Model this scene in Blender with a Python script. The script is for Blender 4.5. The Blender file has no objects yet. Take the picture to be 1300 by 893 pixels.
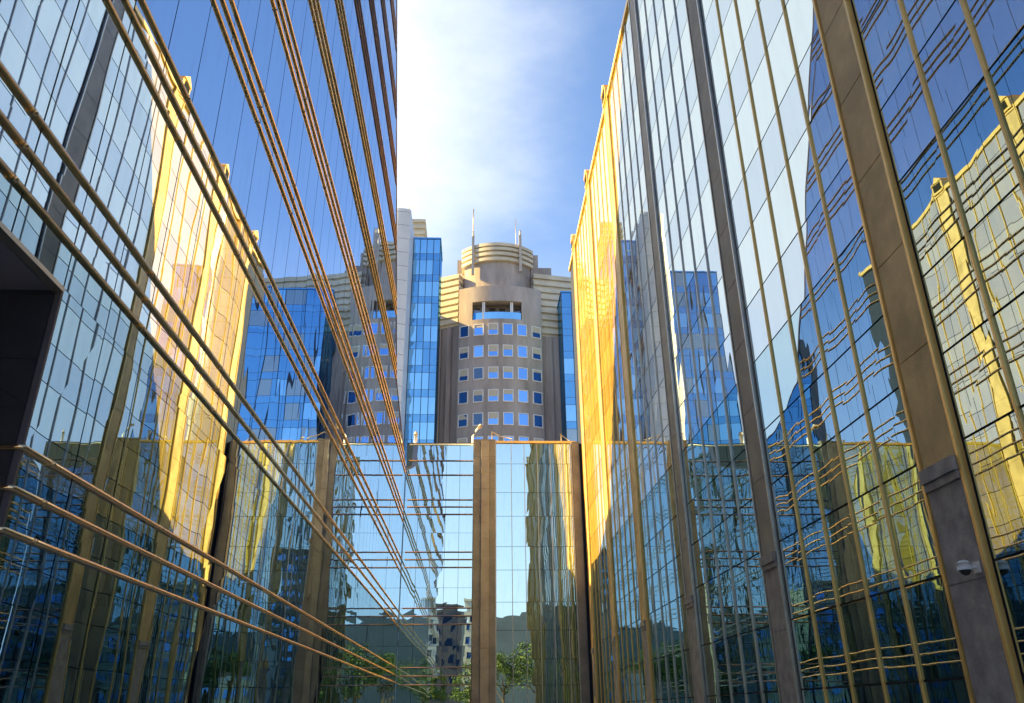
import bpy, math, random
from mathutils import Vector, Matrix
random.seed(7)
R = math.radians
sc = bpy.context.scene
col = sc.collection

# ------------------------------------------------------------------ camera
F = Vector((0.04275456723743535, 0.9006934700663362, 0.4323462963414877))
RT = Vector((0.9990351711273746, -0.04289016524125408, -0.009442487811760686))
UP = Vector((-0.010038616978296791, -0.4323328656318413, 0.9016582054546628))
cd = bpy.data.cameras.new("camera"); cam = bpy.data.objects.new("camera", cd); col.objects.link(cam)
m = Matrix((RT, UP, -F)).transposed().to_4x4(); m.translation = Vector((0, 0, 1.6)); cam.matrix_world = m
cd.sensor_fit = 'HORIZONTAL'; cd.sensor_width = 36; cd.lens = 36*1050/1300
cd.shift_y = -45.5/1300; cd.clip_start = .1; cd.clip_end = 6000
sc.camera = cam

# ------------------------------------------------------------------ light
SUN_EL, SUN_AZ = 33.0, -84.5            # azimuth clockwise from +Y
sd = Vector((math.sin(R(SUN_AZ))*math.cos(R(SUN_EL)), math.cos(R(SUN_AZ))*math.cos(R(SUN_EL)), math.sin(R(SUN_EL))))
ld = bpy.data.lights.new("sun", 'SUN'); lo = bpy.data.objects.new("sun", ld); col.objects.link(lo)
ld.energy = 5.0; ld.angle = R(.5); ld.color = (1, .67, .20)
lo.rotation_euler = sd.to_track_quat('Z', 'Y').to_euler(); lo.location = sd*300

w = bpy.data.worlds.new("World"); sc.world = w; w.use_nodes = True
nt = w.node_tree; nt.nodes.clear(); N = nt.nodes.new; Lk = nt.links.new
sky = N('ShaderNodeTexSky'); sky.sky_type = 'NISHITA'; sky.sun_disc = False
sky.sun_elevation = R(SUN_EL); sky.sun_rotation = R(SUN_AZ); sky.air_density = 1.0; sky.dust_density = .6; sky.ozone_density = 3.5
bg = N('ShaderNodeBackground'); bg.inputs['Strength'].default_value = .10
hs = N('ShaderNodeHueSaturation'); hs.inputs['Saturation'].default_value = 1.0; hs.inputs['Value'].default_value = .80
Lk(sky.outputs[0], hs.inputs['Color']); Lk(hs.outputs[0], bg.inputs['Color'])
# thin bright cloud veil on the sun's side of the sky
tc = N('ShaderNodeTexCoord')
dot = N('ShaderNodeVectorMath'); dot.operation = 'DOT_PRODUCT'; dot.inputs[1].default_value = Vector((-.52, .60, .60)).normalized()
Lk(tc.outputs['Generated'], dot.inputs[0])
nz = N('ShaderNodeTexNoise'); nz.inputs['Scale'].default_value = 2.3; nz.inputs['Detail'].default_value = 7; nz.inputs['Roughness'].default_value = .6
mp = N('ShaderNodeMapping'); mp.inputs['Scale'].default_value = (1, 1, 2.2); Lk(tc.outputs['Generated'], mp.inputs[0]); Lk(mp.outputs[0], nz.inputs['Vector'])
ma = N('ShaderNodeMath'); ma.operation = 'MULTIPLY_ADD'; ma.inputs[1].default_value = .2; Lk(nz.outputs[0], ma.inputs[0]); Lk(dot.outputs['Value'], ma.inputs[2])
mr = N('ShaderNodeMapRange'); mr.interpolation_type = 'SMOOTHSTEP'
mr.inputs[1].default_value = .86; mr.inputs[2].default_value = 1.05; mr.inputs[3].default_value = 0; mr.inputs[4].default_value = .92
Lk(ma.outputs[0], mr.inputs[0])
bg2 = N('ShaderNodeBackground'); bg2.inputs['Color'].default_value = (.93, .97, 1, 1); bg2.inputs['Strength'].default_value = .35
sx_ = N('ShaderNodeSeparateXYZ'); Lk(tc.outputs['Generated'], sx_.inputs[0])
mh = N('ShaderNodeMath'); mh.operation = 'MULTIPLY_ADD'; mh.inputs[1].default_value = .25; Lk(nz.outputs[0], mh.inputs[0]); Lk(sx_.outputs['Z'], mh.inputs[2])
mr2 = N('ShaderNodeMapRange'); mr2.interpolation_type = 'SMOOTHSTEP'; mr2.inputs[1].default_value = .12; mr2.inputs[2].default_value = .72; mr2.inputs[3].default_value = .85; mr2.inputs[4].default_value = 0
Lk(mh.outputs[0], mr2.inputs[0])
mxm = N('ShaderNodeMath'); mxm.operation = 'MAXIMUM'; Lk(mr.outputs[0], mxm.inputs[0]); Lk(mr2.outputs[0], mxm.inputs[1])
mx = N('ShaderNodeMixShader'); Lk(mxm.outputs[0], mx.inputs[0]); Lk(bg.outputs[0], mx.inputs[1]); Lk(bg2.outputs[0], mx.inputs[2])
wo = N('ShaderNodeOutputWorld'); Lk(mx.outputs[0], wo.inputs[0])

sc.view_settings.view_transform = 'Standard'; sc.view_settings.look = 'None'
sc.view_settings.exposure = 2.0; sc.view_settings.gamma = 1; sc.view_settings.use_curve_mapping = False
sc.cycles.max_bounces = 14; sc.cycles.glossy_bounces = 12; sc.cycles.diffuse_bounces = 3
sc.cycles.caustics_reflective = True; sc.cycles.blur_glossy = 1.0; sc.cycles.sample_clamp_indirect = 6

# ------------------------------------------------------------------ materials
M = {}
def newmat(name):
    mt = bpy.data.materials.new(name); mt.use_nodes = True; mt.node_tree.nodes.clear(); M[name] = mt; return mt.node_tree
def glass(name, tint, body, body_fac, rough=.004, wav=.010, scale=.45, tilt=(1, 1, 1), body2=None, graze=.45):
    t = newmat(name); n = t.nodes.new; l = t.links.new
    c = n('ShaderNodeTexCoord'); mpg = n('ShaderNodeMapping'); mpg.inputs['Scale'].default_value = tilt; l(c.outputs['Object'], mpg.inputs[0])
    no = n('ShaderNodeTexNoise'); no.inputs['Scale'].default_value = scale; no.inputs['Detail'].default_value = 1.2; l(mpg.outputs[0], no.inputs['Vector'])
    b = n('ShaderNodeBump'); b.inputs['Strength'].default_value = 1; b.inputs['Distance'].default_value = wav; l(no.outputs[0], b.inputs['Height'])
    g = n('ShaderNodeBsdfGlossy'); g.inputs['Color'].default_value = (*tint, 1); g.inputs['Roughness'].default_value = rough; l(b.outputs[0], g.inputs['Normal'])
    d = n('ShaderNodeBsdfDiffuse'); d.inputs['Color'].default_value = (*body, 1)
    n2 = n('ShaderNodeTexNoise'); n2.inputs['Scale'].default_value = .8; n2.inputs['Detail'].default_value = 5; l(mpg.outputs[0], n2.inputs['Vector'])
    r = n('ShaderNodeValToRGB'); b2 = body2 or tuple(x*.6 for x in body)
    r.color_ramp.elements[0].color = (*b2, 1); r.color_ramp.elements[1].color = (*body, 1); r.color_ramp.elements[0].position = .35; r.color_ramp.elements[1].position = .65
    l(n2.outputs[0], r.inputs[0]); l(r.outputs[0], d.inputs['Color'])
    fr = n('ShaderNodeLayerWeight'); fr.inputs['Blend'].default_value = .35
    mr_ = n('ShaderNodeMapRange'); mr_.inputs[1].default_value = 0; mr_.inputs[2].default_value = 1; mr_.inputs[3].default_value = 1-body_fac; mr_.inputs[4].default_value = 1-body_fac*graze
    l(fr.outputs['Facing'], mr_.inputs[0])
    mp3 = n('ShaderNodeMapping'); mp3.inputs['Scale'].default_value = (3, 3, .35); l(c.outputs['Object'], mp3.inputs[0])
    n3 = n('ShaderNodeTexNoise'); n3.inputs['Scale'].default_value = 1.6; n3.inputs['Detail'].default_value = 8; n3.inputs['Roughness'].default_value = .7; l(mp3.outputs[0], n3.inputs['Vector'])
    m3 = n('ShaderNodeMapRange'); m3.inputs[1].default_value = .5; m3.inputs[2].default_value = .8; m3.inputs[3].default_value = 1; m3.inputs[4].default_value = .86; l(n3.outputs[0], m3.inputs[0])
    mm = n('ShaderNodeMath'); mm.operation = 'MULTIPLY'; l(mr_.outputs[0], mm.inputs[0]); l(m3.outputs[0], mm.inputs[1]); mr_ = mm
    mxs = n('ShaderNodeMixShader'); l(mr_.outputs[0], mxs.inputs[0]); l(d.outputs[0], mxs.inputs[1]); l(g.outputs[0], mxs.inputs[2])
    o = n('ShaderNodeOutputMaterial'); l(mxs.outputs[0], o.inputs[0])
def solid(name, c1, c2=None, rough=.7, metal=0, scale=2.0, bump=0, bscale=12, stretch=(1, 1, 1), spec=.4, joints=None):
    t = newmat(name); n = t.nodes.new; l = t.links.new
    c = n('ShaderNodeTexCoord'); mpg = n('ShaderNodeMapping'); mpg.inputs['Scale'].default_value = stretch; l(c.outputs['Object'], mpg.inputs[0])
    no = n('ShaderNodeTexNoise'); no.inputs['Scale'].default_value = scale; no.inputs['Detail'].default_value = 8; no.inputs['Roughness'].default_value = .62; l(mpg.outputs[0], no.inputs['Vector'])
    r = n('ShaderNodeValToRGB'); c2 = c2 or tuple(x*.8 for x in c1)
    r.color_ramp.elements[0].position = .36; r.color_ramp.elements[1].position = .64
    r.color_ramp.elements[0].color = (*c2, 1); r.color_ramp.elements[1].color = (*c1, 1); l(no.outputs[0], r.inputs[0])
    p = n('ShaderNodeBsdfPrincipled'); p.inputs['Roughness'].default_value = rough; p.inputs['Metallic'].default_value = metal
    if 'Specular IOR Level' in p.inputs: p.inputs['Specular IOR Level'].default_value = spec
    l(r.outputs[0], p.inputs['Base Color'])
    if bump:
        n3 = n('ShaderNodeTexNoise'); n3.inputs['Scale'].default_value = bscale; n3.inputs['Detail'].default_value = 6; l(c.outputs['Object'], n3.inputs['Vector'])
        b = n('ShaderNodeBump'); b.inputs['Strength'].default_value = .6; b.inputs['Distance'].default_value = bump; l(n3.outputs[0], b.inputs['Height']); l(b.outputs[0], p.inputs['Normal'])
    o = n('ShaderNodeOutputMaterial'); l(p.outputs[0], o.inputs[0])

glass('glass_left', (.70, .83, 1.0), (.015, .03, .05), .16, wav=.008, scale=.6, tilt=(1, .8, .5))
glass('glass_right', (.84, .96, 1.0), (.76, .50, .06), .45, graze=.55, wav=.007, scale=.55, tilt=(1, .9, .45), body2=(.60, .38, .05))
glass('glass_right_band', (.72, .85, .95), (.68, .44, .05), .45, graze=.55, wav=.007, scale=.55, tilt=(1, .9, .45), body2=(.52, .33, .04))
glass('glass_left_low_shade', (.42, .56, .68), (.012, .02, .03), .16, wav=.008, scale=.6, tilt=(1, .8, .5))  # darker copy of the left glass: shade of the low storeys in its colour
glass('glass_right_low_shade', (.42, .56, .62), (.015, .025, .025), .14, wav=.008, scale=.55, tilt=(1, .9, .45))  # low right storeys: dim multiple reflections put into a darker tint
glass('glass_bay_grey', (.42, .52, .58), (.06, .08, .09), .3, wav=.006, scale=.3)
glass('glass_podium', (.60, .80, .86), (.02, .035, .04), .12, wav=.004, scale=.8, tilt=(1, 1, .5))
glass('glass_bay', (.32, .66, .95), (.02, .06, .14), .15, wav=.006, scale=.3)
glass('glass_bay_dark', (.18, .46, .78), (.015, .04, .10), .2, wav=.006, scale=.3)
glass('window_blue', (.20, .44, .88), (.03, .05, .10), .15, wav=.01, scale=.3)
glass('window_dark', (.10, .16, .26), (.02, .03, .04), .3, wav=.02, scale=.3)
glass('glass_recess', (.35, .38, .46), (.04, .045, .06), .5, rough=.03, wav=.004)
solid('brass_rail', (1.0, .74, .42), (.88, .60, .32), rough=.2, metal=1, scale=3)
solid('bronze_rail', (.50, .35, .32), (.38, .27, .25), rough=.3, metal=1, scale=3)
solid('sun_gold_trim', (.95, .64, .22), (.85, .54, .17), rough=.38, metal=.4, scale=1.5)  # trim metal with the gold of bounced sunlight in its base colour
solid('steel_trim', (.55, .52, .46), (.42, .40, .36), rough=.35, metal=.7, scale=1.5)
solid('seam', (.02, .03, .06), rough=.5)
solid('sun_gold_stone', (.80, .55, .25), (.52, .35, .15), rough=.55, scale=.9, bump=.01, bscale=25)  # pier stone warmed to gold in place of reflected sun
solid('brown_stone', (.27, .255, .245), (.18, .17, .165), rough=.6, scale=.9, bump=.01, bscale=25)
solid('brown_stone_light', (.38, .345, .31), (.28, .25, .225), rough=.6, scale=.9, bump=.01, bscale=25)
solid('grey_granite', (.44, .40, .38), (.27, .24, .235), rough=.7, scale=3, bump=.02, bscale=14)
solid('dark_stone', (.09, .09, .115), (.06, .06, .08), rough=.45, scale=1)
solid('soffit_panel', (.27, .27, .34), (.20, .20, .26), rough=.5, scale=.5)
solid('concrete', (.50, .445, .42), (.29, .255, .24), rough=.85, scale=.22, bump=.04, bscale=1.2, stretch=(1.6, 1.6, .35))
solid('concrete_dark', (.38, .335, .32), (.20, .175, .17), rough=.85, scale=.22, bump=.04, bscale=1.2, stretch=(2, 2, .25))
solid('louvre', (.68, .62, .50), (.52, .47, .38), rough=.7, scale=.3)
solid('white_panel', (.72, .74, .78), (.60, .63, .68), rough=.4, scale=.12)
solid('white_frame', (.85, .85, .85), (.78, .78, .80), rough=.4)
solid('dark_void', (.02, .02, .022), rough=.9)
solid('roof_grey', (.20, .20, .20), (.14, .14, .14), rough=.9)
solid('mast_metal', (.55, .48, .40), (.45, .38, .32), rough=.5, metal=.3)
solid('paving', (.42, .40, .37), (.30, .285, .27), rough=.8, scale=.7, bump=.004, bscale=20)
solid('earth', (.10, .12, .07), (.06, .08, .05), rough=.95, scale=.02)
solid('hazed_forest', (.014, .032, .06), (.009, .022, .045), rough=.95, scale=.02, bump=1.5, bscale=.12)  # blue of distant air haze is mixed into the hill colour
solid('leaf', (.10, .16, .03), (.05, .09, .02), rough=.6, scale=1.5)
solid('bark', (.10, .07, .05), rough=.9)
solid('render_white', (.62, .60, .56), (.52, .50, .46), rough=.8, scale=.2)
solid('render_brown', (.30, .17, .09), (.22, .12, .06), rough=.8, scale=.2)
solid('camera_white', (.80, .80, .80), rough=.35)
solid('black_plastic', (.02, .02, .02), rough=.3)

# ------------------------------------------------------------------ mesh helpers
class MB:
    def __init__(s): s.v = []; s.f = []; s.m = []; s.sm = []
    def quad(s, a, b, c, d, mi=0):
        i = len(s.v); s.v += [tuple(a), tuple(b), tuple(c), tuple(d)]; s.f.append((i, i+1, i+2, i+3)); s.m.append(mi); s.sm.append(False); return s
    def poly(s, pts, mi=0):
        i = len(s.v); s.v += [tuple(p) for p in pts]; s.f.append(tuple(range(i, i+len(pts)))); s.m.append(mi); s.sm.append(False)
    def hexa(s, P, mi=0):
        i = len(s.v); s.v += [tuple(p) for p in P]
        for q in ((0, 3, 2, 1), (4, 5, 6, 7), (0, 1, 5, 4), (1, 2, 6, 5), (2, 3, 7, 6), (3, 0, 4, 7)):
            s.f.append(tuple(i+k for k in q)); s.m.append(mi); s.sm.append(False)
        return s
    def box(s, x0, x1, y0, y1, z0, z1, mi=0, ch=0):
        if ch:   # chamfered vertical edges
            c = ch; pts = [(x0+c, y0), (x1-c, y0), (x1, y0+c), (x1, y1-c), (x1-c, y1), (x0+c, y1), (x0, y1-c), (x0, y0+c)]
            return s.prism(pts, z0, z1, mi)
        return s.hexa([(x0, y0, z0), (x1, y0, z0), (x1, y1, z0), (x0, y1, z0), (x0, y0, z1), (x1, y0, z1), (x1, y1, z1), (x0, y1, z1)], mi)
    def prism(s, pts, z0, z1, mi=0):
        n = len(pts); i = len(s.v)
        s.v += [(x, y, z0) for x, y in pts]+[(x, y, z1) for x, y in pts]
        s.f.append(tuple(i+k for k in reversed(range(n)))); s.f.append(tuple(i+n+k for k in range(n))); s.m += [mi]*2; s.sm += [False]*2
        for k in range(n):
            k2 = (k+1) % n; s.f.append((i+k, i+k2, i+n+k2, i+n+k)); s.m.append(mi); s.sm.append(False)
        return s
    def tube(s, path, r, seg=10, mi=0, r2=None):
        path = [Vector(p) for p in path]; i = len(s.v); n = len(path)
        for k, p in enumerate(path):
            d = (path[min(k+1, n-1)]-path[max(k-1, 0)]).normalized()
            a = Vector((0, 0, 1)) if abs(d.z) < .9 else Vector((1, 0, 0))
            u = d.cross(a).normalized(); v = u.cross(d)
            rr = r if r2 is None else r+(r2-r)*k/(n-1)
            for q in range(seg):
                t = 2*math.pi*q/seg; s.v.append(tuple(p+(u*math.cos(t)+v*math.sin(t))*rr))
        for k in range(n-1):
            for q in range(seg):
                q2 = (q+1) % seg; s.f.append((i+k*seg+q, i+k*seg+q2, i+(k+1)*seg+q2, i+(k+1)*seg+q)); s.m.append(mi); s.sm.append(True)
        s.f.append(tuple(i+q for q in range(seg))); s.f.append(tuple(i+(n-1)*seg+q for q in reversed(range(seg)))); s.m += [mi]*2; s.sm += [False]*2
        return s
    def build(s, name, mats, parent=None, **tags):
        me = bpy.data.meshes.new(name); me.from_pydata(s.v, [], s.f)
        mats = mats if isinstance(mats, (list, tuple)) else [mats]
        for x in mats: me.materials.append(M[x])
        me.polygons.foreach_set('material_index', s.m); me.polygons.foreach_set('use_smooth', s.sm); me.update()
        o = bpy.data.objects.new(name, me); col.objects.link(o)
        if parent: o.parent = parent; o.matrix_parent_inverse = parent.matrix_world.inverted()
        for k, v in tags.items(): o[k] = v
        return o
def empty(name, loc, label, cat, group=None):
    o = bpy.data.objects.new(name, None); col.objects.link(o); o.location = loc; o.matrix_world = Matrix.Translation(loc)
    o['label'] = label; o['category'] = cat
    if group: o['group'] = group
    o.empty_display_size = .5
    return o
def lin(a, b, n): return [a+(b-a)*i/n for i in range(n+1)]
def rnd(a): return random.uniform(-a, a)

# ------------------------------------------------------------------ ground
MB().quad((-3000, -3000, 0), (3000, -3000, 0), (3000, 3000, 0), (-3000, 3000, 0)).build('ground', 'earth', kind='structure')
MB().quad((-40, -45, .004), (60, -45, .004), (60, 130, .004), (-40, 130, .004)).build('paving', 'paving', kind='structure')

XL, XR, D = -4.75, 7.45, 56.0
GAP = .014
# ------------------------------------------------------------------ left office block
Z0, ST = 3.3, 3.26
def endY(z):
    if z <= 16.6: return D-.02
    if z <= 19.6: return D-.02-(z-16.6)/3.0*(D-46.4)
    return 46.4-(z-19.6)*.6
TOPL = 45.0
left = empty('office_building', (XL-10, 20, 0), 'tall blue mirror-glass office block with triple brass rails, left of the courtyard', 'building')
YC = 8.65; ZS = 6.05      # recessed corner and soffit height
rows = [0.3, 3.3]
z = 3.3
while z+ST < TOPL: z += ST; rows.append(z)
rows.append(TOPL)
for k in range(len(rows)-1):
    a, b = rows[k], rows[k+1]
    b0 = MB(); bk = b0
    segs = []
    zz = [a, b] if not (a > 3 and a+.85 < b) else [a, a+.42, a+.85, b]
    if a < ZS < b: zz = sorted(zz+[ZS])
    for i in range(len(zz)-1):
        za, zb = zz[i], zz[i+1]
        y = YC if zb <= ZS+.01 else YC-1.2*14
        e0, e1 = endY(za), endY(zb)
        g = GAP if i in (0,) else .004
        while y < max(e0, e1)-.05:
            y2 = y+1.2
            ya, yb = min(y2, e0), min(y2, e1)
            if ya > y+.06 or yb > y+.06:
                s0 = max(y+GAP, 0 if False else y+GAP)
                xs = [XL+rnd(.0016) for _ in range(4)]
                p = [(xs[0], min(s0, ya), za+g), (xs[1], max(ya-GAP, min(s0, ya)), za+g), (xs[2], max(yb-GAP, min(s0, yb)), zb-.004), (xs[3], min(s0, yb), zb-.004)]
                b0.poly(p)
            y = y2
    b0.build('glass_band', 'glass_left_low_shade' if a < 6 else 'glass_left', left)
# rails
def rail(path, r, mat, parent):
    return MB().tube(path, r, 10).build('rail', mat, parent)
k = 0; z = Z0
while z < TOPL-1:
    for dz in (0, .42, .85):
        zr = z+dz
        ye = endY(zr)-.12
        xr = XL+.022
        if zr < ZS:
            path = [(XL-5.5, YC-.03, zr), (xr-.10, YC-.03, zr), (xr-.03, YC-.05, zr), (xr, YC-.01, zr), (xr, YC+1, zr), (xr, ye, zr)]
        else:
            path = [(xr, -8, zr), (xr, ye, zr)]
        bl = MB(); bl.tube(path, .033, 12)
        y = (YC if zr < ZS else -7.8)+.6
        while y < ye:
            bl.tube([(xr, y-.045, zr), (xr, y+.045, zr)], .0365, 12); y += 3.6
        bl.build('rail', 'brass_rail' if z < 25 else 'bronze_rail', left)
    z += ST
# body behind the glass
b = MB()
prof = [(YC, 0), (D-.05, 0), (D-.05, 16.6), (46.35, 19.6), (endY(TOPL)-.03, TOPL), (-8.1, TOPL), (-8.1, ZS), (YC, ZS)]
def side_prism(mb, prof, x0, x1, mi=0):
    n = len(prof); i = len(mb.v)
    mb.v += [(x0, y, z) for y, z in prof]+[(x1, y, z) for y, z in prof]
    mb.f.append(tuple(i+q for q in range(n))); mb.f.append(tuple(i+n+q for q in reversed(range(n)))); mb.m += [mi]*2; mb.sm += [False]*2
    for q in range(n):
        q2 = (q+1) % n; mb.f.append((i+q, i+n+q, i+n+q2, i+q2)); mb.m.append(mi); mb.sm.append(False)
side_prism(b, prof, XL-22, XL-.035)
b.build('wall', 'seam', left)
# end trim along the raked far edge, parapet
b = MB()
for (y0, z0), (y1, z1) in (((46.4, 19.6), (endY(TOPL), TOPL)), ((D-.02, 16.6), (46.4, 19.6))):
    b.hexa([(XL-.4, y0-.02, z0), (XL+.03, y0-.02, z0), (XL+.03, y0+.10, z0), (XL-.4, y0+.10, z0), (XL-.4, y1-.02, z1), (XL+.03, y1-.02, z1), (XL+.03, y1+.10, z1), (XL-.4, y1+.10, z1)])
b.build('corner_trim', 'bronze_rail', left)
MB().box(XL-22.1, XL+.06, -8.2, endY(TOPL)+.1, TOPL, TOPL+.5).build('parapet', 'bronze_rail', left)
# soffit and recessed lower wall
b = MB()
for i in range(8):
    for j in range(3):
        b.box(XL-.10-2.2*(j+1)+.02, XL-.10-2.2*j-.02, -8+2.08*i+.02, -8+2.08*(i+1)-.02, ZS-.05, ZS-.004)
b.build('soffit', 'soffit_panel', left)
MB().box(XL-.10, XL+.02, -8.05, YC, ZS-.06, ZS-.003).build('soffit_edge', 'steel_trim', left)
b = MB()
for j in range(4):
    for za, zb in ((.3, 3.3), (3.3, ZS-.1)):
        b.quad((XL-.06-1.5*(j+1)+.01, YC-.03, za+.01), (XL-.06-1.5*j-.01, YC-.03, za+.01), (XL-.06-1.5*j-.01, YC-.03+rnd(.002), zb-.01), (XL-.06-1.5*(j+1)+.01, YC-.03, zb-.01))
b.build('recess_glass', 'glass_recess', left)
MB().box(XL-6.9, XL-6.5, -8, YC-.2, 0, ZS-.07).build('recess_wall', 'dark_stone', left)
MB().box(XL-.06, XL+.01, YC-.03, YC+.012, .3, ZS-.06).build('corner_post', 'dark_stone', left)
MB().box(XL-.3, XL+.1, YC-.1, D-.06, 0, .3).build('plinth', 'dark_stone', left)

# ------------------------------------------------------------------ right office block
TOPR = 33.6
right = empty('office_building', (XR+10, 25, 0), 'long mirror-glass block with stone piers and mullions partly coloured as if sunlit, right of the courtyard', 'building')
joints = [.3, 2.0, 3.5, 5.3, 6.7, 8.1, 10.0, 11.6, 13.5, 15.1, 17.05, 18.6, 20.5, 22.1, 24.0, 25.6, 27.5, 29.1, 31.0, 32.4, TOPR-.15]
piers = [12.6+8.4*i for i in range(-2, 6)]
piers = [p for p in piers]
PW = .58
def seg_glass(mb, y0, y1, n, x, sgn=1):
    ys = lin(y0, y1, n)
    for j in range(len(joints)-1):
        band = (joints[j+1]-joints[j]) < 1.75
        for i in range(n):
            xs = [x+rnd(.0017) for _ in range(4)]
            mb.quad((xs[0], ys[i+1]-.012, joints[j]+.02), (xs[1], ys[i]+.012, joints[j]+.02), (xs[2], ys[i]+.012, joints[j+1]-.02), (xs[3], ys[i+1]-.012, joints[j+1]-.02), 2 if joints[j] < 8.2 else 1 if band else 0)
    return ys
for i, p in enumerate(piers):
    y0 = p+PW+.12
    y1 = (piers[i+1]-PW-.12) if i+1 < len(piers) else D-.02
    if y1-y0 < .8: continue
    n = max(1, round((y1-y0)/1.42))
    mb = MB(); ys = seg_glass(mb, y0, y1, n, XR)
    mb.build('glass_panel', ['glass_right', 'glass_right_band', 'glass_right_low_shade'], right)
    for y in ys[1:-1]:
        q = MB(); q.box(XR-.03, XR+.02, y-.016, y+.016, .3, TOPR-.1)
        q.box(XR-.042, XR-.03, y-.024, y+.024, .3, TOPR-.1)
        q.build('mullion', 'steel_trim' if 21 < y < 37 else 'sun_gold_trim', right)  # middle bays plain steel, the others coloured as sunlit
for i, p in enumerate(piers):
    mb = MB()
    zs = [5.1+1.9*q for q in range(0, 15)]+[TOPR]
    for a, b_ in zip(zs[:-1], zs[1:]):
        mb.box(XR-.06, XR+.3, p-PW+.07, p+PW-.07, a+.012, b_-.012, ch=.012)
    mb.box(XR-.045, XR+.29, p-PW+.075, p+PW-.075, 5.1, TOPR)
    pr = mb.build('pier', 'brown_stone_light' if 20 < p < 36 else 'sun_gold_stone', right)  # unlit-looking stone on the middle piers, painted sun gold on the rest
    lb = MB()
    for a, b_ in ((0, 1.6), (1.6, 3.3), (3.3, 4.75)):
        lb.box(XR-.075, XR+.28, p-PW+.075, p+PW-.075, a+.01, b_-.01, ch=.012)
    lb.box(XR-.06, XR+.27, p-PW+.08, p+PW-.08, 0, 4.75)
    lb.box(XR-.12, XR+.27, p-PW+.08, p+PW-.08, 4.75, 4.87); lb.box(XR-.16, XR+.27, p-PW+.08, p+PW-.08, 4.88, 5.1)
    lb.build('pier_base', 'grey_granite', right)
    for s in (-1, 1):
        t = MB(); t.box(XR-.09, XR+.02, p+s*(PW+.0)-.035, p+s*(PW)+.035, .3, TOPR)
        t.build('pier_trim', 'steel_trim' if 20 < p < 36 else 'sun_gold_trim', right)  # trims follow their pier
    # gabled cap above the roof edge, with a louvred face
    cp = MB(); cw = .55; zc = TOPR+.75
    cp.box(XR-.17, XR+1.3, p-cw, p+cw, TOPR+.01, zc)
    cp.v += [(XR-.22, p-cw-.06, zc), (XR-.22, p+cw+.06, zc), (XR-.22, p, zc+.5), (XR+1.4, p-cw-.06, zc), (XR+1.4, p+cw+.06, zc), (XR+1.4, p, zc+.5)]
    n0 = len(cp.v)-6
    for fc in ((0, 2, 1), (3, 4, 5), (0, 3, 5, 2), (1, 2, 5, 4), (0, 1, 4, 3)):
        cp.f.append(tuple(n0+q for q in fc)); cp.m.append(0); cp.sm.append(False)
    c_ = cp.build('pier_cap', 'sun_gold_trim', right)
    lv = MB()
    for q in range(6): lv.box(XR-.20, XR-.165, p-.36, p+.36, TOPR+.16+q*.09, TOPR+.205+q*.09)
    lv.build('louvre', 'dark_void', c_)
b = MB(); b.box(XR+.035, XR+24, -5, D+2, 0, TOPR-.02); b.build('wall', 'seam', right)
b = MB(); b.box(XR-.10, XR+.3, -5.1, D+2.1, TOPR-.14, TOPR+.14); b.box(XR+.3, XR+24.1, -5.1, D+2.1, TOPR-.02, TOPR+.1); b.build('roof_edge', 'sun_gold_trim', right)
MB().box(XR-.14, XR+.1, -5, D-.05, 0, .3).build('plinth', 'dark_stone', right)

# security camera on the near pier
sx, sy, sz = XR-.075, 12.22, 3.45
sec = empty('security_camera', (sx, sy, sz), 'small white dome security camera on the grey granite foot of the nearest right-block pier', 'camera')
b = MB(); b.box(sx-.03, sx, sy-.08, sy+.08, sz-.08, sz+.08, ch=.008); b.tube([(sx-.02, sy, sz), (sx-.16, sy, sz), (sx-.19, sy, sz-.02)], .025, 10); b.build('bracket', 'camera_white', sec)
b = MB()
prof_ = [(0, .10), (.05, .10), (.09, .085), (.12, .06), (.14, .03)]
b.tube([(sx-.20, sy, sz+.06), (sx-.20, sy, sz-.04)], .105, 20); b.tube([(sx-.20, sy, sz+.10), (sx-.20, sy, sz+.06)], .05, 20, r2=.105)
b.build('housing', 'camera_white', sec)
b = MB(); 
for a, c_ in zip([(.04, .088), (.075, .075), (.10, .05)], [(.075, .075), (.10, .05), (.115, .015)]):
    b.tube([(sx-.20, sy, sz-a[0]), (sx-.20, sy, sz-c_[0])], a[1], 20, r2=c_[1])
b.build('lens_dome', 'black_plastic', sec)

# ------------------------------------------------------------------ linking block across the end of the courtyard
ZP = 18.65
pod = empty('link_building', (1.3, D+6, 0), 'low glass link block with brown stone piers closing the end of the courtyard', 'building')
MB().box(XL+.02, XR-.02, D+.05, D+14, 0, ZP-.05).build('wall', 'seam', pod)
# left part: plain mirror panes with triple rails
tr = [(14.6, 14.12, 13.62), (11.15, 10.67, 10.17), (7.65, 7.17, 6.67), (4.15, 3.67, 3.17)]
zs = sorted([.3, 1.7, 5.4, 8.9, 12.4, 16.3, 17.3, 18.45]+[q for t_ in tr for q in t_])
b = MB(); xs_ = lin(XL+.03, -.12, 5)
for i in range(len(zs)-1):
    for j in range(5):
        ys = [D+rnd(.0018) for _ in range(4)]
        b.quad((xs_[j]+.01, ys[0], zs[i]+.008), (xs_[j+1]-.01, ys[1], zs[i]+.008), (xs_[j+1]-.01, ys[2], zs[i+1]-.008), (xs_[j]+.01, ys[3], zs[i+1]-.008))
b.build('glass_panel', 'glass_podium', pod)
for zr in [q for t_ in tr for q in t_]+[16.3, 17.3, 18.45]:
    MB().tube([(XL+.2, D-.09, zr), (-.14, D-.09, zr)], .036, 8).build('rail', 'bronze_rail' if zr < 18 else 'white_frame', pod)
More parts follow.
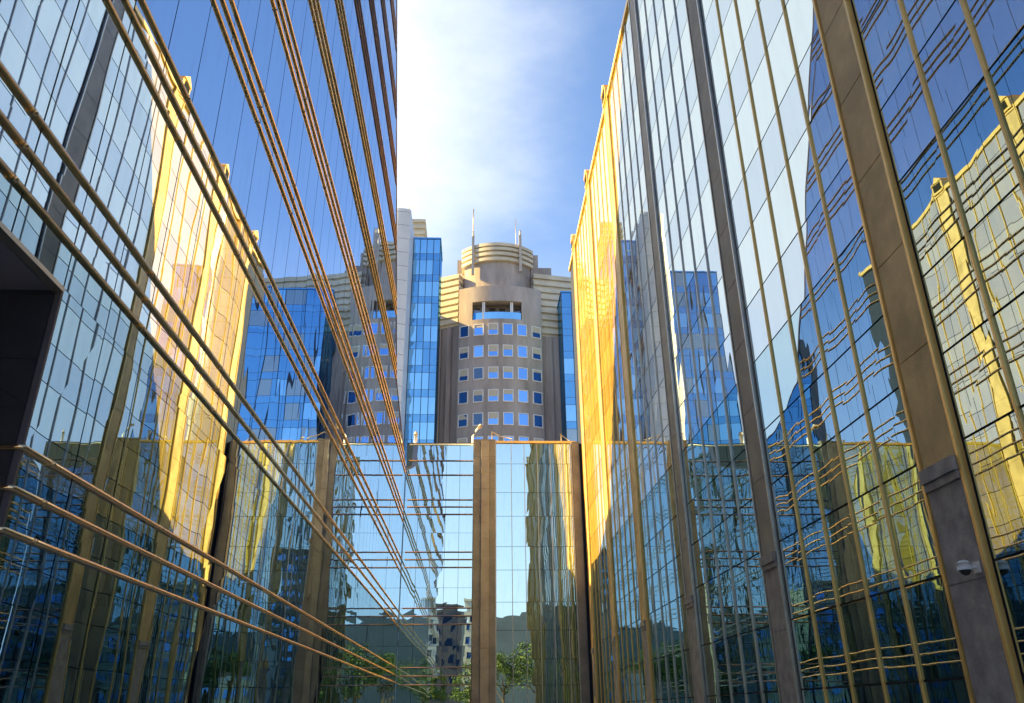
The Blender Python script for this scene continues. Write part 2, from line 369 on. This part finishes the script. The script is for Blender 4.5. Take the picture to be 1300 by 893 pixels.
# central stone pier
b = MB(); lt = MB()
zq = [0]+[.75+1.12*i for i in range(17)]
for a, c_ in zip(zq[:-1], zq[1:]):
    b.box(-.10, .42, D-.22, D+.2, a+.012, c_-.012, ch=.012); b.box(.98, 1.38, D-.22, D+.2, a+.012, c_-.012, ch=.012)
    lt.box(.43, .97, D-.30, D+.2, a+.004, c_-.004, ch=.01)
b.box(-.09, 1.37, D-.20, D+.2, 0, zq[-1])
b.box(-.12, 1.40, D-.24, D+.25, zq[-1]+.003, zq[-1]+.12)
pr = b.build('pier', 'brown_stone', pod)
lt.build('pilaster', 'brown_stone_light', pr)
# right part with projecting mullions
zj = [.3, 3.1, 4.6, 6.3, 8.0, 10.0, 11.5, 13.5, 15.1, 17.1, 18.55]
xs_ = [1.44, 2.5, 3.4, 4.3, 5.2, 6.1, 6.62]
b = MB()
for i in range(len(zj)-1):
    for j in range(6):
        ys = [D+rnd(.0018) for _ in range(4)]
        b.quad((xs_[j]+.01, ys[0], zj[i]+.012), (xs_[j+1]-.01, ys[1], zj[i]+.012), (xs_[j+1]-.01, ys[2], zj[i+1]-.012), (xs_[j]+.01, ys[3], zj[i+1]-.012))
b.build('glass_panel', 'glass_podium', pod)
for x in xs_[1:-1]:
    MB().box(x-.02, x+.02, D-.07, D+.02, .3, 18.55).build('mullion', 'steel_trim', pod)
for x, mt in ((1.42, 'steel_trim'), (6.66, 'steel_trim')):
    MB().box(x-.035, x+.035, D-.12, D+.02, .3, ZP).build('frame_post', mt, pod)
b = MB(); b.box(1.39, 7.0, D-.14, D+.3, 18.56, ZP+.06); b.build('top_rail', 'sun_gold_trim', pod)
b = MB()
for a, c_ in zip(zq[:-1], zq[1:]): b.box(6.72, XR-.22, D-.18, D+.2, a+.012, c_-.012, ch=.012)
b.box(6.73, XR-.23, D-.16, D+.2, 0, zq[-1]); b.build('pier', 'brown_stone', pod)
MB().box(XL+.02, XR-.02, D+.32, D+14.1, ZP-.05, ZP).build('roof', 'roof_grey', pod)

# fittings standing on the link block roof
fl = empty('floodlight', (.1, D+1, ZP), 'small cream floodlight on a bent post on the link block roof, above the brown pier', 'lamp')
MB().tube([(-.2, D+1, ZP), (-.2, D+1, ZP+.7), (.05, D+1, ZP+1.15), (.25, D+1, ZP+1.4)], .07, 10).build('post', 'white_frame', fl)
b = MB(); b.tube([(.18, D+1, ZP+1.32), (.42, D+1, ZP+1.55)], .11, 12, r2=.15); b.build('lamp_head', 'mast_metal', fl)
ar = empty('roof_davit', (1.9, D+1.5, ZP), 'thin dark davit arm on two posts on the link block roof, right of the floodlight', 'bracket')
b = MB(); b.tube([(1.2, D+1.5, ZP), (1.2, D+1.5, ZP+1.25)], .04, 8); b.tube([(2.6, D+1.5, ZP), (2.6, D+1.5, ZP+.75)], .04, 8); b.build('post', 'mast_metal', ar)
b = MB(); b.tube([(1.2, D+1.5, ZP+1.2), (1.9, D+1.5, ZP+.85), (2.65, D+1.5, ZP+.7)], .04, 8); b.build('arm', 'mast_metal', ar)
ar = empty('roof_davit', (6.4, D+1.5, ZP), 'short leaning davit arm at the right end of the link block roof', 'bracket')
b = MB(); b.tube([(6.2, D+1.5, ZP), (6.2, D+1.5, ZP+1.1)], .04, 8); b.build('post', 'mast_metal', ar)
b = MB(); b.tube([(6.1, D+1.5, ZP+1.1), (6.9, D+1.5, ZP+.45)], .04, 8); b.build('arm', 'mast_metal', ar)
vt = empty('roof_vent', (-3.6, D+1.2, ZP), 'small pale vent stack on the link block roof, beside the blue glass bay', 'vent')
b = MB(); b.tube([(-4.25, D+1.2, ZP), (-4.25, D+1.2, ZP+.9)], .12, 12); b.build('pipe', 'white_frame', vt)
b = MB(); b.tube([(-4.25, D+1.2, ZP+.9), (-4.25, D+1.2, ZP+1.15)], .19, 12, r2=.05); b.build('cowl', 'mast_metal', vt)

# ------------------------------------------------------------------ the concrete tower behind
T = 120.0
tower = empty('tower_building', (3.8, T+10, 0), 'grey concrete tower with a curved window front and banded drum crown', 'building')
CX = 3.85
def arc(cx, cy, r, x0, x1, n=40):
    a0 = math.asin((x0-cx)/r); a1 = math.asin((x1-cx)/r)
    return [(cx+r*math.sin(a0+(a1-a0)*i/n), cy-r*math.cos(a0+(a1-a0)*i/n)) for i in range(n+1)]
def drum(mb, cx, cy, r, x0, x1, back, z0, z1, n=40, mi=0):
    pts = arc(cx, cy, r, x0, x1, n)+[(x1, back), (x0, back)]
    mb.prism(pts, z0, z1, mi)
RL = 14.0; CYL = T+RL
# lower curved front, opening for the loggia left between 58.7 and 61.9
b = MB(); drum(b, CX, CYL, RL, -2.9, 10.6, T+14, 0, 58.7); b.build('curved_wall', 'concrete', tower)
b = MB()
drum(b, CX, CYL, RL, -2.9, -.7, T+8, 58.7, 61.9, 8); drum(b, CX, CYL, RL, 7.3, 10.6, T+8, 58.7, 61.9, 8)
drum(b, CX, CYL, RL, -2.9, 10.6, T+14, 61.9, 64.7)
b.build('upper_wall', 'concrete', tower)
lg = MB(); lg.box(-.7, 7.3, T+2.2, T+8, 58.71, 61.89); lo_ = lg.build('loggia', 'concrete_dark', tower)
for x in (.1, 2.6, 4.2, 6.6): MB().box(x-.5, x+.5, T+2.12, T+2.2, 59.2, 61.5).build('loggia_window', 'glass_recess', tower)
for x in (1.0, 1.25, 5.55, 5.8):
    MB().box(x-.11, x+.11, T+.5, T+.8, 58.72, 61.88).build('column', 'white_frame', tower)
bb = MB(); bb.prism(arc(CX, CYL, RL-.25, -.6, 7.2, 16)+list(reversed(arc(CX, CYL, RL-.32, -.6, 7.2, 16))), 58.72, 60.0); bb.build('balustrade', 'glass_bay', lo_)
# drum crown
RU = 7.2; CYU = T+.6+RU
b = MB(); drum(b, CX-.35, CYU, RU, -2.1, 9.05, T+14, 64.7, 69.6); b.build('crown_wall', 'concrete', tower)
b = MB(); drum(b, CX-.35, CYU, RU+.10, -2.2, 9.15, T+14, 69.6, 72.6); 
b.build('crown_core', 'louvre', tower)
for zb in (69.55, 70.55, 71.5, 72.35):
    q = MB(); drum(q, CX-.35, CYU, RU+.55, -2.6, 9.55, T+14.2, zb, zb+.55); q.build('crown_band', 'louvre', tower)
# shoulders
b = MB(); b.hexa([(-5.65, T+6.6, 62), (-2.2, T+5.2, 62), (-2.2, T+12, 62), (-5.65, T+12, 62), (-5.65, T+6.6, 69.75), (-2.2, T+5.2, 69.75), (-2.2, T+12, 69.75), (-5.65, T+12, 69.75)]); b.box(-3.4, -2.3, T+5.8, T+11, 69.75, 72.6); b.build('shoulder_block', 'concrete', tower)
b = MB(); b.box(9.1, 12.6, T+3, T+12, 62, 69.7); b.box(9.2, 10.4, T+3.4, T+11, 69.7, 72.4); b.build('shoulder_block', 'concrete', tower)
# louvred wings
def wing(x0, y0, x1, y1, z0, z1, n, nm):
    b = MB(); d = Vector((x1-x0, y1-y0, 0)).normalized(); nrm = Vector((d.y, -d.x, 0))
    A = Vector((x0, y0, 0)); Bp = Vector((x1, y1, 0))
    def slab(off, za, zb, dep=8):
        P = [A+nrm*off, Bp+nrm*off, Bp-nrm*dep, A-nrm*dep]
        b.prism([(p.x, p.y) for p in P], za, zb)
    slab(0, z0, z1-.002)
    st_ = (z1-z0)/n
    for i in range(n): slab(.35, z0+i*st_+st_*.38, z0+(i+1)*st_)
    b.build('louvred_wing', 'louvre', tower)
wing(-9.6, T+5.6, -2.9, T+2.2, 58.4, 67.8, 8, 'l')
wing(9.4, T+2.0, 30, T+6, 56.6, 67.9, 9, 'r')
# concrete flanks below the wings
b = MB(); b.hexa([(-9.6, T+5.7, 0), (-2.9, T+2.3, 0), (-2.9, T+10, 0), (-9.6, T+13, 0), (-9.6, T+5.7, 58.38), (-2.9, T+2.3, 58.38), (-2.9, T+10, 58.38), (-9.6, T+13, 58.38)])
for x, y in ((-6.1, T+3.6), (-4.4, T+2.75)):
    b.box(x-.35, x+.35, y-.1, y+.5, 0, 58.3)
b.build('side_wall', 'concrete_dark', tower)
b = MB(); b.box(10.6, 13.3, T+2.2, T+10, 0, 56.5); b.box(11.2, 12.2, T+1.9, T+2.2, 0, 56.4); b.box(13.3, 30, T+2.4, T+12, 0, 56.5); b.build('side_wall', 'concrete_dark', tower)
# windows, three shared meshes: frame, blue pane, dark pane
fm = MB(); W_, H_ = .82, 1.02; t_ = .13
for x0, x1, z0, z1 in ((-W_, W_, -H_, -H_+t_), (-W_, W_, H_-t_, H_), (-W_, -W_+t_, -H_+t_, H_-t_), (W_-t_, W_, -H_+t_, H_-t_)):
    fm.box(x0, x1, -.10, .12, z0, z1)
pm = MB(); pm.quad((-W_+t_, -.03, -H_+t_), (W_-t_, -.03, -H_+t_), (W_-t_, -.03, H_-t_), (-W_+t_, -.03, H_-t_))
f0 = p0 = p1 = None
rows_w = [56.8-3.74*i for i in range(14)]
for ri, zc in enumerate(rows_w):
    for ci in range(6):
        x = -1.93+2.305*ci
        ang = math.asin((x-CX)/RL); px = CX+(RL+.02)*math.sin(ang); py = CYL-(RL+.02)*math.cos(ang)
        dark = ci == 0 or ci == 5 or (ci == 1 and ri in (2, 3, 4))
        if f0 is None:
            f = fm.build('window', 'white_frame'); f0 = f
        else:
            f = bpy.data.objects.new('window', f0.data); col.objects.link(f)
        f.parent = tower; f.location = Vector((px, py, zc))-tower.location; f.rotation_euler = (0, 0, ang)
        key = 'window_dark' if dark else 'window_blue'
        if dark:
            if p1 is None: g = pm.build('pane', key); p1 = g
            else: g = bpy.data.objects.new('pane', p1.data); col.objects.link(g)
        else:
            if p0 is None: g = pm.build('pane', key); p0 = g
            else: g = bpy.data.objects.new('pane', p0.data); col.objects.link(g)
        g.parent = f
        if random.random() < .4:
            hb = random.uniform(.3, 1.1)
            q = MB(); q.box(-W_+t_+.01, W_-t_-.01, -.05, -.04, H_-t_-hb, H_-t_); q.build('blind', 'louvre').parent = f
        g.rotation_euler = (rnd(R(1.2)), 0, rnd(R(1.2)))
# masts
for x, z0, z1, zt in ((-.7, 67.2, 75.5, 80), (7.25, 67.7, 75.7, 75.9)):
    y = CYU-math.sqrt(max(RU*RU-(x-CX+.35)**2, 1))-.95
    b = MB(); b.box(x-.22, x+.22, y-.15, y+.35, z0, z1-1); b.tube([(x, y, z1-1), (x, y, z1)], .2, 8, r2=.12)
    if zt > z1+1: b.tube([(x, y, z1), (x, y, zt)], .10, 6)
    b.build('mast', 'mast_metal', tower)
for x, zt, r_ in ((6.7, 80, .09), (6.3, 74.1, .06), (2.4, 73.7, .08)):
    MB().tube([(x, T+4, 72.6), (x, T+4, zt)], r_, 6, r2=r_*.6).build('mast', 'mast_metal', tower)

# blue glass bays (stair towers) beside the concrete tower
def bay(name, label, x0, x1, y0, y1, ztop, nx):
    e = empty(name, ((x0+x1)/2, (y0+y1)/2, 0), label, 'building')
    MB().box(x0+.04, x1-.04, y0+.06, y1, 0, ztop-.05).build('core', 'concrete_dark', e)
    b = MB(); xs = lin(x0, x1, nx); z = ztop
    levels = []
    while z > 1: levels.append(z); z -= 3.74
    for zt in levels:
        for j in range(nx):
            sh = random.random() < .22
            ys = [y0+rnd(.012) for _ in range(4)]
            b.quad((xs[j]+.04, ys[0], zt-2.55), (xs[j+1]-.04, ys[1], zt-2.55), (xs[j+1]-.04, ys[2], zt-.03), (xs[j]+.04, ys[3], zt-.03), (1 if sh else 0) if nx == 4 else random.choice((0, 1, 1, 2, 2)))
            b.quad((xs[j]+.04, ys[0], zt-3.71), (xs[j+1]-.04, ys[1], zt-3.71), (xs[j+1]-.04, ys[2], zt-2.6), (xs[j]+.04, ys[3], zt-2.6), 1)
    b.build('glass_panel', ['glass_bay', 'glass_bay_dark', 'glass_bay_grey'], e)
    for x in xs: MB().box(x-.045, x+.045, y0-.1, y0+.05, 0, ztop).build('mullion', 'seam', e)
    for xx in (x0, x1):
        b = MB(); n = 4
        yy = lin(y0+.05, y1, n); s = -1 if xx == x0 else 1
        for zt in levels:
            for j in range(n): b.quad((xx, yy[j]+.04, zt-3.7), (xx, yy[j+1]-.04, zt-3.7), (xx, yy[j+1]-.04, zt-.03), (xx, yy[j]+.04, zt-.03), 0)
        b.build('side_glass', ['glass_bay_dark'], e)
    MB().box(x0-.1, x1+.1, y0-.12, y1+.1, ztop, ztop+.25).build('roof_edge', 'glass_bay_dark', e)
    return e
bay('glass_stair_tower', 'narrow blue glass stair tower between the white fin and the concrete tower', -9.9, -5.75, 112, 119, 68.5, 4)
bay('glass_stair_tower', 'blue glass stair tower right of the concrete tower, half hidden by the right block', 13.3, 26, 116, 122, 61.4, 8)
# white curved fin
fin = empty('fin_building', (-12, 110, 0), 'pale panelled curved slab rising left of the narrow blue glass tower', 'building')
b = MB()
z = 0
while z < 69:
    z1 = min(z+2.3, 69.6)
    drum(b, -11.4, 107.5, 2.6, -13.4, -9.95, 114, z+.03, z1-.03, 14); z = z1
b.build('cladding', 'white_panel', fin)
b = MB(); drum(b, -11.4, 107.52, 2.55, -13.35, -10.0, 113.9, 0, 69.5, 14); b.build('core', 'seam', fin)
b = MB(); b.tube([(-10.4, 106, 69.6), (-10.4, 106, 70.3), (-9.9, 106, 70.4)], .08, 6); b.build('rod', 'mast_metal', fin)
# louvred plant block behind the blue bay
pl = empty('plant_building', (-9.9, 146, 0), 'banded louvred plant block peeping above the blue glass stair tower', 'building')
b = MB(); b.box(-14.5, -10.6, 142, 150, 0, 91); b.build('wall', 'louvre', pl)
for i in range(6): MB().box(-14.7, -10.4, 141.7, 150.2, 83.2+i*1.4, 83.9+i*1.4).build('louvre', 'louvre', pl)

# unseen neighbour on the sun's side; its shade falls on the lower tower
def plain_block(name, label, x0, x1, y0, y1, h, mat, fl_h=3.5, wn=None, roof=None):
    e = empty(name, ((x0+x1)/2, (y0+y1)/2, 0), label, 'building')
    MB().box(x0, x1, y0, y1, 0, h).build('wall', mat, e)
    MB().box(x0-.3, x1+.3, y0-.3, y1+.3, h, h+.6).build('parapet', roof or mat, e)
    # windows on the side that faces the courtyard
    nxw = max(2, int((x1-x0)/3.2)); step = (x1-x0)/nxw
    yy = y1 if y1 < 0 else y0; s = 1 if y1 < 0 else -1
    b0 = None; z = 1.2
    while z+2 < h:
        for i in range(nxw):
            xx = x0+step*(i+.5)
            if b0 is None:
                q = MB(); q.box(-.75, .75, -.05, .05, 0, 1.7); b0 = q.build('window', 'window_blue'); o = b0
            else:
                o = bpy.data.objects.new('window', b0.data); col.objects.link(o)
            o.parent = e; o.location = Vector((xx, yy+s*.02, z))-e.location
        z += fl_h
    return e
bay('glass_stair_tower', 'teal glass tower left of the white fin, seen only in the right block mirror glass', -25, -16, 119, 136, 67, 6)

# ------------------------------------------------------------------ behind the camera: the town the glass mirrors
plain_block('apartment_building', 'dark stone apartment block behind the viewer, mirrored low in the link block glass', -14, -3, -110, -95, 24, 'dark_stone')
plain_block('apartment_building', 'pale rendered block behind the viewer, mirrored beside the dark stone one', -2.5, 3.5, -150, -130, 30, 'render_white')
plain_block('apartment_building', 'wide white low block behind the viewer with flat roof', -60, -20, -90, -75, 18, 'render_white')
plain_block('apartment_building', 'tall grey block behind the viewer to the right', 34, 60, -120, -100, 30, 'concrete')
plain_block('apartment_building', 'tall slim dark block behind the viewer to the left', -34, -24, -160, -145, 46, 'dark_stone')
# hills
b = MB(); nx, ny = 70, 10
from mathutils import noise
def hz(x, y):
    t = (-(y)-700)/700
    return max(0, math.sin(min(max(t, 0), 1)*math.pi*.5))*(140+50*noise.noise(Vector((x*.0022, y*.002, 3)))+16*noise.noise(Vector((x*.012, y*.01, 7))))
vs = [[(-2400+4800*i/nx, -700-900*j/ny) for j in range(ny+1)] for i in range(nx+1)]
base = len(b.v)
for i in range(nx+1):
    for j in range(ny+1):
        x, y = vs[i][j]; b.v.append((x, y, hz(x, y)-.5))
for i in range(nx):
    for j in range(ny):
        a = base+i*(ny+1)+j; b.f.append((a, a+1, a+ny+2, a+ny+1)); b.m.append(0); b.sm.append(True)
b.build('hills', 'hazed_forest', kind='structure')
# trees
def tree(loc, h, label, seed):
    rg = random.Random(seed); e = empty('tree', loc, label, 'tree', 'trees behind the courtyard')
    x, y, _ = loc
    b = MB(); b.tube([(x, y, 0), (x+.1, y, h*.3), (x-.1, y+.1, h*.62)], .28, 8, r2=.09)
    for i in range(6):
        a = rg.uniform(0, 6.28); z0 = h*rg.uniform(.28, .5); l_ = h*.25
        b.tube([(x, y, z0), (x+math.cos(a)*l_*.6, y+math.sin(a)*l_*.6, z0+l_*.5), (x+math.cos(a)*l_, y+math.sin(a)*l_, z0+l_)], .10, 6, r2=.03)
    b.build('trunk', 'bark', e)
    c = MB(); cl = [(rg.gauss(0, h*.15), rg.gauss(0, h*.15), h*rg.uniform(.4, .95), h*rg.uniform(.07, .14)) for _ in range(24)]
    for cx_, cy_, cz_, r_ in cl:
        for _ in range(110):
            v = Vector((rg.gauss(0, 1), rg.gauss(0, 1), rg.gauss(0, 1))).normalized()*r_*rg.uniform(.6, 1.1)
            p = Vector((x+cx_, y+cy_, cz_))+v; a = Vector((rg.gauss(0, 1), rg.gauss(0, 1), rg.gauss(0, 1))).normalized()*.16; q = a.cross(v).normalized()*.13
            c.quad(p-a, p+q, p+a, p-q)
    c.build('crown', 'leaf', e)
for i, (x, y, h, lb) in enumerate(((4.5, -34, 11, 'bushy green tree behind the viewer, mirrored low in the right link glass'), (10, -38, 12, 'taller green tree behind the viewer, rightmost of the mirrored trees'), (-1, -52, 10, 'round green tree behind the viewer, mirrored near the brown pier'), (-8, -60, 9, 'small green tree behind the viewer, left of the mirrored trees'))):
    tree((x, y, 0), h, lb, i+3)
